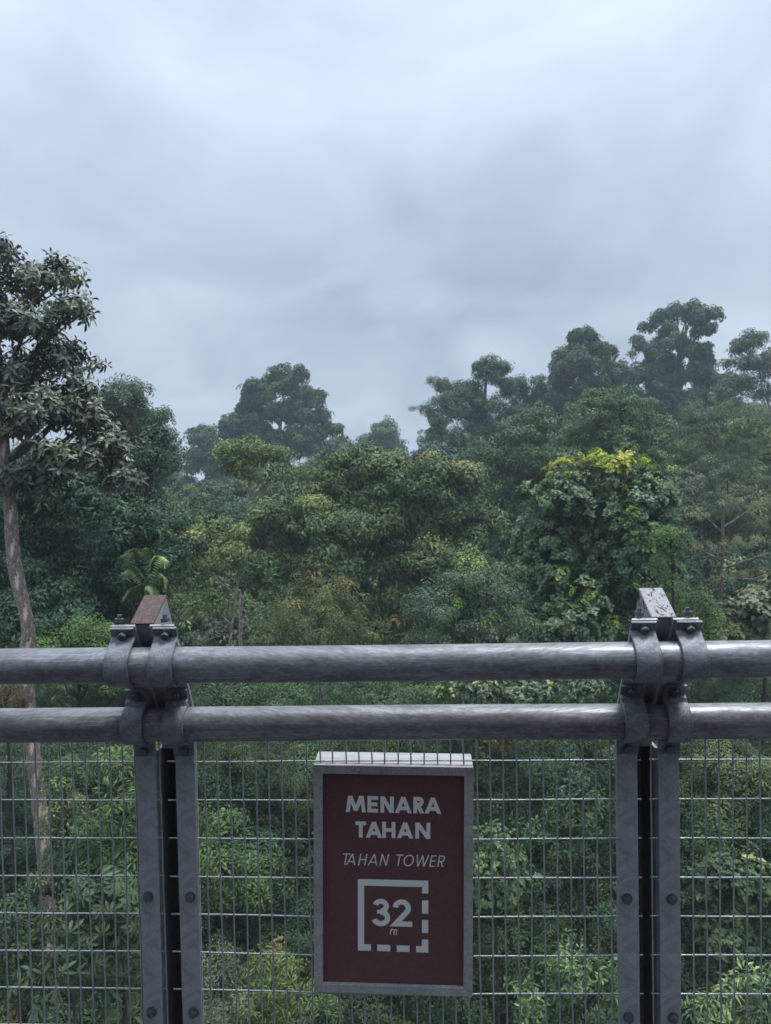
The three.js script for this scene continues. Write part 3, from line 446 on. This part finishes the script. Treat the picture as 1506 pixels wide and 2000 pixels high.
tree('emergent_tree', 'tallest tree in the middle, open rounded crown against the sky', 'tree', 135,
  [[495, 762, 36, 36], [540, 738, 34, 28], [575, 752, 34, 32], [606, 790, 32, 32], [548, 800, 44, 30], [482, 808, 34, 30], [630, 836, 24, 24], [586, 836, 36, 26], [516, 850, 40, 26], [448, 838, 22, 22], [455, 870, 26, 22], [608, 868, 28, 18], [472, 838, 38, 30], [516, 878, 52, 24], [590, 872, 46, 24]],
  { stem: [[548, 820], [545, 880], [548, 930], [552, 985]], r0: 0.825, geo: S.far, pal: PAL.deep, clump: 0.75, cover: 0.8, spray: 1.2, dense: 0.95, inner: 0.01, branches: 8, twigs: 5, flat: 0.95, round: 1, bark: M.barkGrey, sub: 10, airy: 1, seed: 8, low: -0.8 });
tree('broadleaf_tree', 'small tree leaning on the left flank of the tallest middle tree', 'tree', 132,
  [[402, 862, 30, 26], [430, 890, 34, 30], [388, 892, 26, 24], [410, 930, 44, 36], [450, 920, 34, 36]],
  { r0: 0.375, geo: S.far, pal: PAL.deep, clump: 1.5, cover: 0.95, spray: 1.25, sub: 8, airy: 1, seed: 9 });
tree('broadleaf_tree', 'small hazy tree with a pointed top in the central dip of the skyline', 'tree', 165,
  [[752, 846, 22, 18], [738, 866, 32, 20], [766, 872, 24, 20], [720, 880, 24, 18]], { r0: 0.375, geo: S.far, pal: PAL.deep, clump: 1.38, cover: 1.05, spray: 1.38, seed: 10 });
tree('broadleaf_tree', 'small green tree low on the skyline beside the tallest middle tree', 'tree', 145,
  [[664, 872, 22, 18], [676, 892, 30, 22], [650, 896, 28, 24]], { r0: 0.375, geo: S.far, pal: PAL.mid, clump: 1.38, cover: 1.05, spray: 1.38, seed: 11 });
tree('slender_tree', 'slender straight tree with yellowish flat crown before the tallest middle tree', 'tree', 45,
  [[455, 888, 34, 24], [492, 884, 34, 24], [528, 892, 34, 22], [556, 912, 26, 20], [470, 918, 34, 20], [520, 924, 36, 20]],
  { stem: [[490, 890], [487, 940], [486, 990], [480, 1040], [478, 1110], [470, 1200]], r0: 0.15, taper: 0.5, geo: S.midleaf, pal: PAL.yellow, tips: TIP.gold, tipP: 0.10, clump: 0.6, cover: 1.1, spray: 0.85, dense: 1.0, inner: 0.03, round: 1, bark: M.barkPale, bare: [[487, 985, 530, 942, 0.07], [486, 960, 440, 922, 0.06]], seed: 12 });
tree('forked_tree', 'bare grey limb forking beside the yellowish slender tree', 'tree', 60,
  [[590, 935, 40, 26], [620, 930, 34, 26]], { stem: [[545, 955], [541, 985], [540, 1040]], r0: 0.14, geo: S.broad, pal: PAL.mid, clump: 0.7, cover: 0.8, spray: 0.8, bare: [[543, 985, 520, 940, 0.07], [545, 960, 562, 905, 0.08]], seed: 13 });
tree('dome_tree', 'broad dense dome shaped tree in the centre with golden young leaf tips', 'tree', 41,
  [[735, 925, 90, 42], [640, 950, 66, 42], [850, 930, 76, 44], [905, 980, 42, 46], [560, 1010, 58, 44], [520, 1030, 42, 46], [740, 1000, 110, 60], [640, 1030, 90, 60], [850, 1020, 100, 60], [930, 1050, 52, 60], [530, 1100, 52, 56], [620, 1120, 80, 56], [730, 1110, 90, 60], [830, 1110, 84, 60], [915, 1130, 56, 50], [700, 1190, 90, 50], [800, 1190, 80, 50]],
  { base: 740, r0: 0.42, geo: S.droop, mat: M.leaf, pal: [[0.070, 0.108, 0.042], [0.058, 0.094, 0.040], [0.082, 0.118, 0.044]], tips: TIP.gold, tipP: 0.09, sub: 3, clump: 0.8, cover: 1.05, spray: 0.92, dense: 1.2, bark: M.barkDark, low: -0.6, branches: 0, seed: 14 });
tree('creeper_covered_tree', 'column of dark creeper at right crowned with lime yellow leaves', 'tree', 29,
  [[1150, 915, 80, 34], [1215, 915, 62, 36], [1100, 965, 70, 46], [1200, 975, 90, 56], [1270, 965, 50, 50], [1060, 1040, 56, 60], [1140, 1050, 90, 66], [1230, 1050, 80, 66], [1290, 1045, 34, 66], [1070, 1130, 70, 60], [1160, 1140, 90, 60], [1250, 1130, 66, 66], [1130, 1210, 90, 60], [1230, 1210, 80, 56], [1050, 1200, 60, 50]],
  { base: 1160, r0: 0.34, geo: S.vine, mat: M.leafGloss, pal: [[0.046, 0.086, 0.034], [0.038, 0.073, 0.034], [0.060, 0.100, 0.036]], clump: 0.55, cover: 1.2, spray: 0.75, dense: 1.3, hang: 1.6, low: -0.7, bark: M.barkDark, branches: 4, seed: 15,
    bare: [[1060, 1000, 1060, 890, 0.05]],
    crowns: [{ idx: [2, 3, 4, 5, 6, 7, 8, 9, 10, 11, 12, 13, 14], tips: [[0.12, 0.19, 0.045], [0.16, 0.23, 0.045]], tipP: 0.10, name: 'creeper' }, { idx: [0, 1, 2, 4, 7, 8], geo: S.vineBig, mat: M.leafThin, pal: [[0.12, 0.19, 0.045], [0.09, 0.15, 0.045]], tips: TIP.lime, tipP: 0.6, clump: 0.42, cover: 0.36, spray: 0.58, name: 'lime_crown', low: -0.1, hang: 0.5, inner: 0 }] });
tree('broadleaf_tree', 'tall open tree at upper right, highest crown of that ridge', 'tree', 122,
  [[1340, 612, 34, 22], [1372, 632, 24, 22], [1290, 640, 34, 26], [1322, 672, 40, 24], [1368, 688, 32, 24], [1262, 680, 32, 20], [1300, 716, 40, 22], [1352, 738, 46, 22], [1270, 740, 44, 24], [1400, 742, 34, 20], [1310, 775, 44, 22], [1250, 785, 40, 22], [1370, 785, 44, 22], [1320, 820, 50, 24]],
  { stem: [[1325, 700], [1318, 770], [1316, 850], [1314, 930]], r0: 0.609, geo: S.far, pal: PAL.deep, clump: 0.725, cover: 0.8, spray: 1.16, dense: 1.0, flat: 0.95, round: 1, inner: 0.01, low: -0.8, branches: 5, twigs: 5, sub: 10, airy: 1, bark: M.barkGrey, seed: 16 });
tree('broadleaf_tree', 'rounded open crown on the right ridge, left of its highest tree', 'tree', 118,
  [[1150, 672, 40, 26], [1108, 698, 34, 24], [1180, 690, 32, 24], [1130, 730, 50, 30], [1190, 736, 40, 26], [1090, 740, 26, 26], [1110, 775, 44, 26], [1170, 770, 40, 24], [1080, 800, 40, 28]],
  { r0: 0.507, geo: S.far, pal: PAL.deep, clump: 0.725, cover: 0.8, spray: 1.16, dense: 1.0, flat: 0.95, round: 1, inner: 0.01, low: -0.8, branches: 3, twigs: 5, sub: 10, airy: 1, seed: 17 });
tree('ridge_tree', 'ragged dark tree left of the right ridge, broken crown against the sky', 'tree', 105,
  [[942, 728, 22, 26], [975, 730, 26, 24], [925, 765, 32, 26], [1000, 760, 32, 32], [880, 765, 28, 24], [862, 800, 34, 28], [930, 805, 44, 28], [990, 812, 40, 32], [850, 845, 40, 28], [910, 850, 46, 28], [980, 860, 50, 30], [1040, 770, 30, 26], [1040, 810, 36, 28], [900, 800, 40, 26]],
  { base: 930, r0: 0.464, geo: S.midleaf, pal: PAL.deep, clump: 0.725, cover: 0.8, spray: 1.16, dense: 1.0, flat: 0.95, round: 1, inner: 0.01, low: -0.8, branches: 4, twigs: 5, sub: 10, airy: 1, bark: M.barkDark, seed: 18 });
tree('bamboo', 'thin drooping bamboo sprigs reaching left into the sky from the ridge', 'bamboo', 98,
  [[845, 742, 16, 8], [868, 752, 16, 9], [815, 798, 14, 6], [838, 792, 16, 7], [858, 780, 14, 8]],
  { base: 880, r0: 0.0725, stem: [[842, 736], [870, 756], [888, 800], [900, 900]], geo: S.lance, pal: PAL.deep, clump: 0.435, cover: 0.7, spray: 0.899, dense: 0.7, inner: 0, low: -0.6, hang: 1, branches: 5, twigs: 3, seed: 19, bare: [[886, 800, 808, 800, 0.02]] });
tree('ridge_tree', 'sparse feathery tree at the right edge with pale forked trunks', 'tree', 98,
  [[1440, 676, 26, 18], [1478, 664, 30, 16], [1436, 712, 36, 20], [1490, 706, 36, 22], [1460, 746, 40, 20], [1420, 770, 36, 18], [1500, 760, 34, 20], [1530, 700, 40, 40]],
  { stem: [[1480, 700], [1488, 750], [1504, 800], [1516, 880]], r0: 0.224, taper: 0.5, geo: S.midleaf, pal: PAL.grey, clump: 0.7, cover: 0.8, spray: 1.12, dense: 0.9, round: 1, inner: 0, low: -0.7, branches: 6, twigs: 6, bark: M.barkPale, bare: [[1500, 800, 1462, 745, 0.07]], sub: 8, airy: 1, seed: 20 });
tree('broadleaf_tree', 'brighter green layered tree above the lime topped creeper', 'tree', 58,
  [[1190, 790, 44, 30], [1240, 812, 46, 30], [1150, 810, 40, 30], [1210, 850, 60, 32], [1270, 862, 40, 30], [1140, 860, 46, 32], [1230, 905, 56, 32], [1290, 920, 34, 36], [1170, 910, 50, 32]],
  { base: 1220, r0: 0.3, geo: S.midleaf, pal: PAL.mid, tips: TIP.pale, tipP: 0.1, clump: 0.95, cover: 1.0, spray: 0.85, flat: 0.5, seed: 21 });
tree('broadleaf_tree', 'shadowed grey green tree between the dome and the lime creeper', 'tree', 56,
  [[1010, 860, 50, 36], [1060, 830, 40, 36], [960, 890, 44, 32], [1020, 910, 56, 36], [985, 950, 50, 36], [1050, 960, 44, 40]],
  { r0: 0.28, geo: S.midleaf, pal: PAL.deep, clump: 0.9, cover: 1.0, spray: 0.85, seed: 22 });
tree('broadleaf_tree', 'dull olive tree filling the right slope under the feathery crown', 'tree', 52,
  [[1380, 810, 50, 30], [1440, 820, 50, 32], [1500, 830, 44, 34], [1400, 870, 56, 34], [1470, 890, 56, 36], [1350, 880, 36, 40], [1420, 930, 56, 36], [1500, 950, 40, 40], [1390, 990, 50, 40], [1460, 1020, 56, 40]],
  { stem: [[1420, 940], [1425, 1000], [1420, 1060]], r0: 0.14, bark: M.barkDark, branches: 0, geo: S.small, pal: PAL.olive, tips: TIP.gold, tipP: 0.05, clump: 0.8, cover: 0.95, spray: 0.85, seed: 23 });
tree('layered_branch_tree', 'thin brown tree with level bare branches beside the right post', 'tree', 31,
  [[1450, 985, 60, 16], [1350, 1010, 50, 16], [1460, 1065, 56, 18], [1475, 1125, 50, 14], [1370, 1075, 36, 14], [1420, 1130, 36, 16]],
  { stem: [[1412, 985], [1412, 1040], [1410, 1110], [1406, 1180], [1404, 1260]], r0: 0.10, taper: 0.6, geo: S.small, pal: [[0.15, 0.17, 0.10], [0.18, 0.18, 0.10]], tips: TIP.gold, tipP: 0.08, clump: 0.32, cover: 0.8, spray: 0.6, dense: 0.7, inner: 0, low: -0.3, bark: M.barkOlive, bare: [[1412, 1030, 1470, 992, 0.05], [1410, 1095, 1335, 1055, 0.05], [1410, 1110, 1500, 1080, 0.05], [1410, 1040, 1340, 985, 0.04], [1407, 1130, 1510, 1135, 0.045], [1407, 1150, 1370, 1160, 0.03]], branches: 0, seed: 24 });
tree('pale_stem_tree', 'light green tree with a thin whitish trunk left of the dome', 'tree', 37,
  [[370, 1060, 46, 30], [425, 1050, 46, 30], [460, 1080, 30, 34], [350, 1120, 44, 36], [410, 1110, 48, 32], [380, 1180, 50, 36]],
  { stem: [[462, 1060], [470, 1105], [462, 1150], [455, 1200], [448, 1300]], r0: 0.12, taper: 0.5, geo: S.midleaf, pal: PAL.yellow, tips: TIP.gold, tipP: 0.05, clump: 0.62, cover: 0.9, spray: 0.72, inner: 0.04, bark: M.barkPale, bare: [[456, 1160, 395, 1085, 0.05]], branches: 4, seed: 25 });
tree('fine_leaf_tree', 'small olive tree with very fine leaves before the dome, touching the top pipe', 'tree', 24,
  [[620, 1160, 60, 36], [570, 1195, 56, 40], [670, 1195, 46, 44], [620, 1215, 80, 50], [540, 1245, 50, 40], [690, 1250, 40, 40], [620, 1280, 90, 40]],
  { stem: [[622, 1200], [624, 1290], [626, 1360], [630, 1480]], r0: 0.075, taper: 0.5, geo: S.small, mat: M.leafMatt, pal: PAL.olive, tips: TIP.gold, tipP: 0.04, clump: 0.40, cover: 0.95, spray: 0.75, dense: 1.0, inner: 0.08, bark: M.barkGrey, low: -0.6, seed: 26 });
tree('broadleaf_tree', 'glossy leaved shrubby tree with bright shoot tips between dome and creeper', 'tree', 25,
  [[905, 1150, 60, 46], [965, 1160, 56, 50], [860, 1190, 56, 44], [930, 1215, 80, 44], [1000, 1220, 50, 40], [850, 1250, 60, 40]],
  { r0: 0.14, geo: S.broad, mat: M.leafGloss, pal: PAL.deep, tips: [[0.13, 0.24, 0.05], [0.18, 0.27, 0.05]], tipP: 0.14, clump: 0.46, cover: 1.05, spray: 0.62, bark: M.barkDark, seed: 27 });
tree('broadleaf_tree', 'yellow green shrubby tree just right of the right post top', 'tree', 22,
  [[1350, 1190, 40, 36], [1390, 1225, 40, 32], [1340, 1240, 50, 30], [1300, 1120, 26, 50], [1310, 1060, 22, 40]],
  { base: 1350, r0: 0.1, geo: S.broad, mat: M.leafThin, pal: PAL.fresh, tips: TIP.lime, tipP: 0.22, clump: 0.36, cover: 0.85, spray: 0.6, bark: M.barkDark, seed: 28 });
tree('broadleaf_tree', 'grey green large leaved tree at the right edge above the top pipe', 'tree', 27,
  [[1450, 1190, 50, 36], [1500, 1180, 40, 40], [1430, 1240, 50, 34], [1490, 1250, 50, 36]],
  { r0: 0.14, geo: S.vineBig, mat: M.leaf, pal: PAL.grey, clump: 0.5, cover: 0.9, spray: 0.75, bark: M.barkDark, seed: 29 });
tree('broadleaf_tree', 'fresh green shrub tree between creeper tree and left post', 'tree', 23,
  [[150, 1235, 70, 36], [210, 1255, 60, 36], [90, 1290, 70, 36], [170, 1320, 80, 40], [250, 1330, 60, 40]],
  { r0: 0.12, geo: S.broad, pal: PAL.fresh, clump: 0.4, cover: 0.9, spray: 0.6, bark: M.barkDark, seed: 30 });
// fan of feather fronds
function palm(label, d, px, py, fronds, pal, seed) {
  const R = rng(seed), crown = at(px, py, d), foot = V(crown.x, ground(crown.x, crown.z) - 0.1, crown.z), g = thing('rattan_palm', label, 'palm', foot);
  part('trunk', tube([V(0, 0, 0), V(0.1, (crown.y - foot.y) * 0.5, 0), crown.clone().sub(foot)], 0.07, 0.05, 14, 8), M.barkOlive, g);
  const mat = leafMat({ roughness: 0.6 });
  fronds.forEach(([ex, ey, up, tone]) => {
    const a = crown.clone().sub(foot), b = at(ex, ey, d - 0.6 + R()).sub(foot), m = a.clone().lerp(b, 0.5).add(V(0, up, 0)), c = new THREE.QuadraticBezierCurve3(a, m, b), o = { p: [], c: [] }, n = 26;
    for (let i = 2; i <= n; i++) { const t = i / n, p = c.getPoint(t), tg = c.getTangent(t), sd = V().crossVectors(tg, V(0, 1, 0)).normalize(), L = 0.50 * Math.sin(Math.PI * (0.12 + 0.8 * t)) + 0.06; for (const s of [-1, 1]) leafInto(o, p, tg.clone().multiplyScalar(0.7).addScaledVector(sd, s).add(V(0, -0.45, 0)).normalize(), V(0, 1, 0), L, 0.05, 0.1, [pal[0] * tone * (0.85 + R() * 0.3), pal[1] * tone * (0.85 + R() * 0.3), pal[2] * tone], 0.25); }
    part('frond', build(o), mat, g);
  });
}
palm('rattan palm with arching bright fronds left of the pale stem tree', 20, 285, 1150, [[258, 1085, 0.9, 0.9], [318, 1100, 1.0, 2.1], [322, 1140, 0.8, 1.1], [250, 1120, 0.7, 0.9], [315, 1170, 0.5, 1.0], [275, 1075, 0.8, 1.3], [248, 1165, 0.4, 0.8]], [0.13, 0.19, 0.07], 41);

// shrubs seen through the mesh
const shrub = (label, d, lobes, o) => tree('shrub', label, 'shrub', d, lobes, { r0: 0.07, branches: 4, twigs: 3, bark: M.barkDark, clump: 0.34, cover: 0.95, spray: 0.55, low: -0.5, ...o });
shrub('bright green shrub of slim leaves behind the mesh, left of the left post', 14.5, [[225, 1500, 50, 50], [250, 1590, 45, 60], [205, 1640, 50, 45], [260, 1680, 40, 40]], { geo: S.lance, pal: PAL.mid, spray: 0.62, dense: 0.8, seed: 50 });
shrub('umbrella leaved shrub with drooping grey green leaflets at lower left', 13, [[170, 1750, 60, 34], [240, 1745, 50, 36], [180, 1830, 60, 36], [250, 1850, 50, 50], [120, 1930, 70, 40], [210, 1950, 70, 40]], { geo: S.palmate, mat: M.leaf, pal: [[0.036, 0.057, 0.029], [0.048, 0.07, 0.034]], clump: 0.4, spray: 0.6, cover: 0.55, dense: 0.5, inner: 0, seed: 51 });
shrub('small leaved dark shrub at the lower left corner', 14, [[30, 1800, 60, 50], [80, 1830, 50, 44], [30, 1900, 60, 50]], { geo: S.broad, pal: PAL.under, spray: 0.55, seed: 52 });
shrub('dark green shrub left of the leaning trunk behind the mesh', 18, [[20, 1500, 46, 50], [10, 1580, 50, 50], [40, 1660, 40, 40]], { geo: S.small, pal: PAL.cool, seed: 53 });
shrub('mid green shrub right of the leaning trunk behind the mesh', 16, [[125, 1530, 34, 40], [130, 1600, 34, 40], [120, 1680, 34, 30], [90, 1730, 40, 26]], { geo: S.broad, pal: PAL.deep, tips: TIP.pale, tipP: 0.2, spray: 0.5, seed: 54 });
shrub('pale olive shrub behind the mesh just left of the sign top', 19, [[470, 1480, 60, 40], [540, 1500, 60, 46], [590, 1550, 40, 50]], { geo: S.fine, mat: M.leafMatt, pal: PAL.olive, seed: 55 });
shrub('fresh green shrub behind the mesh, right of the left post', 15, [[440, 1690, 50, 44], [490, 1730, 50, 44], [430, 1620, 44, 40]], { geo: S.broad, pal: [[0.05, 0.088, 0.03], [0.066, 0.105, 0.034]], spray: 0.62, cover: 0.7, dense: 0.8, seed: 56 });
shrub('yellow green shrub at the bottom left of the sign', 14, [[540, 1900, 60, 50], [600, 1960, 60, 40], [500, 1970, 50, 40]], { geo: S.lance, pal: PAL.yellow, spray: 0.5, cover: 0.85, seed: 57 });
shrub('greyish shrub with reddish leaves at the foot of the left post', 13, [[440, 1960, 50, 40], [430, 1890, 40, 36]], { geo: S.broad, pal: PAL.grey, tips: [[0.16, 0.10, 0.06]], tipP: 0.08, spray: 0.45, seed: 58 });
shrub('large leaved green shrub behind the mesh, right of the sign middle', 16, [[965, 1670, 50, 46], [1000, 1720, 50, 40], [955, 1740, 36, 36]], { geo: S.vineBig, mat: M.leafGloss, pal: [[0.05, 0.088, 0.034], [0.068, 0.11, 0.038]], spray: 0.4, cover: 0.8, seed: 59 });
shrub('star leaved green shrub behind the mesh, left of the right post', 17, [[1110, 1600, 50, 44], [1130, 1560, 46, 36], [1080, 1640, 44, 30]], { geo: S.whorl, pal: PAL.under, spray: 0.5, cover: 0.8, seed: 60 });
shrub('low glossy shrub near the foot of the right post', 14, [[1120, 1900, 56, 44], [1170, 1930, 44, 40], [1060, 1950, 50, 40]], { geo: S.whorl, mat: M.leafGloss, pal: [[0.046, 0.084, 0.03], [0.066, 0.108, 0.034]], spray: 0.45, cover: 0.75, seed: 61 });
shrub('olive shrub behind the right mesh panel, below the pipes', 19, [[1400, 1500, 50, 44], [1460, 1520, 50, 50], [1410, 1590, 50, 40], [1480, 1610, 44, 40]], { geo: S.broad, pal: PAL.olive, seed: 62 });
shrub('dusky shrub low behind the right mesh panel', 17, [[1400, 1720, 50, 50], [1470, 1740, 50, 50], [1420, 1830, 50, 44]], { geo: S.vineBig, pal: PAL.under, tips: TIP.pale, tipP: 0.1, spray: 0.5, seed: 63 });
shrub('bright green broad leaved shrub in the lower right corner', 12.5, [[1450, 1950, 46, 36], [1495, 1930, 40, 40], [1400, 1985, 50, 30]], { geo: S.lance, mat: M.leafGloss, pal: PAL.mid, tips: TIP.pale, tipP: 0.3, spray: 0.7, seed: 64 });
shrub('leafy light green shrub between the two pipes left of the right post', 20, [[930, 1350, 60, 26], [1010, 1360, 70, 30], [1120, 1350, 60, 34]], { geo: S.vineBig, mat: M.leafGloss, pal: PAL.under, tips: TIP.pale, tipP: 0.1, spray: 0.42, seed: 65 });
shrub('shaded green shrub between the two pipes right of the left post', 20, [[440, 1360, 60, 34], [540, 1370, 60, 30], [760, 1370, 60, 30], [850, 1370, 50, 30]], { geo: S.broad, pal: PAL.deep, seed: 66 });

shrub('dry brown leaf clump beside the pinkish trunk, between the two pipes', 16.6, [[12, 1362, 26, 18], [38, 1372, 22, 14]], { geo: S.lance, mat: M.leafMatt, pal: [[0.15, 0.09, 0.055], [0.11, 0.07, 0.045]], clump: 0.22, cover: 0.8, spray: 0.45, bark: M.barkDark, seed: 67 });

// ───────────────────────── the rest of the forest, which reads as one mass ─────────────────────────
{
  const skyline = [[-300, 860], [0, 860], [330, 900], [450, 905], [560, 905], [680, 895], [800, 890], [880, 845], [1050, 795], [1200, 765], [1506, 775], [1800, 770]];
  const sky = x => { for (let i = 1; i < skyline.length; i++) if (x <= skyline[i][0]) { const [a, b] = skyline[i - 1], [c, e] = skyline[i]; return b + (e - b) * (x - a) / (c - a); } return 790; };
  const zero = V(0, 0, 0), R = rng(404);
  const layers = [
    { name: 'undergrowth', label: 'tangle of understorey leaves below the deck, shade put into their colour', d: [17, 21], y: x => [1440, 2150], r: [1.1, 1.7], step: 92, geo: S.broad, o: { clump: 0.5, cover: 0.85, spray: 0.5, dense: 0.9 } },
    { name: 'undergrowth', label: 'understorey canopy below the handrails', d: [22, 30], y: x => [1330, 1760], r: [1.4, 2.2], step: 92, geo: S.small, o: { clump: 0.55, cover: 0.95, spray: 0.75 } },
    { name: 'forest_canopy', label: 'mid distance forest canopy below the horizon', d: [46, 58], y: x => [985, 1400], r: [2.0, 3.2], step: 66, geo: S.midleaf, o: { clump: 0.8, cover: 1.0, spray: 1.05, dense: 1.1 } },
    { name: 'forest_canopy', label: 'forest canopy rising up the slope', d: [62, 86], y: x => [sky(x) + 60, 1120], r: [2.4, 3.8], step: 62, geo: S.far, o: { clump: 1.0, cover: 0.95, spray: 1.0 } },
    { name: 'distant_forest', label: 'hazy distant forest along the skyline', d: [135, 185], y: x => [sky(x) + 22, 1000], r: [4.2, 6.4], step: 56, geo: S.far, o: { clump: 1.8, cover: 0.95, spray: 1.75 } },
  ];
  layers.forEach((l, li) => {
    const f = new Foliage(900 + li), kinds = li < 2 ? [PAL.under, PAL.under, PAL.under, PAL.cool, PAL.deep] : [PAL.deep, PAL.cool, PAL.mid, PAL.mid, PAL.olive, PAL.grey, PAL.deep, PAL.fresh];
    for (let px = -240; px <= 1760; px += l.step) {
      const [y0, y1] = l.y(px);
      for (let k = 0, py = y0; py <= y1; py += l.step * 0.8, k++) {
        const x = px + (R() - 0.5) * l.step * 0.9, y = py + (R() - 0.5) * l.step * 0.6, d = l.d[0] + (l.d[1] - l.d[0]) * clamp((y1 - py) / (y1 - y0 + 1) * 0.7 + R() * 0.3), r = l.r[0] + (l.r[1] - l.r[0]) * R(), pk = kinds[Math.floor(R() * kinds.length)];
        const c = at(x, y, d); c.y -= r * 0.5;
        if (R() < 0.06) continue;
        f.lobe(c, V(r * (0.8 + R() * 0.5), r * (0.6 + R() * 0.4), r), { pal: pk, tips: R() < 0.3 ? TIP.gold : TIP.pale, tipP: 0.04, inner: 0.05, low: -0.3, hang: R() < 0.3 ? 1 : 0, ...l.o });
      }
    }
    const m = f.mesh(numbered(l.name), l.geo, M.leaf, scene, zero); m.userData = { kind: 'stuff', label: l.label, category: 'foliage' };
  });
}
console.log('instances', MAXI.n);
renderer.render(scene, camera);
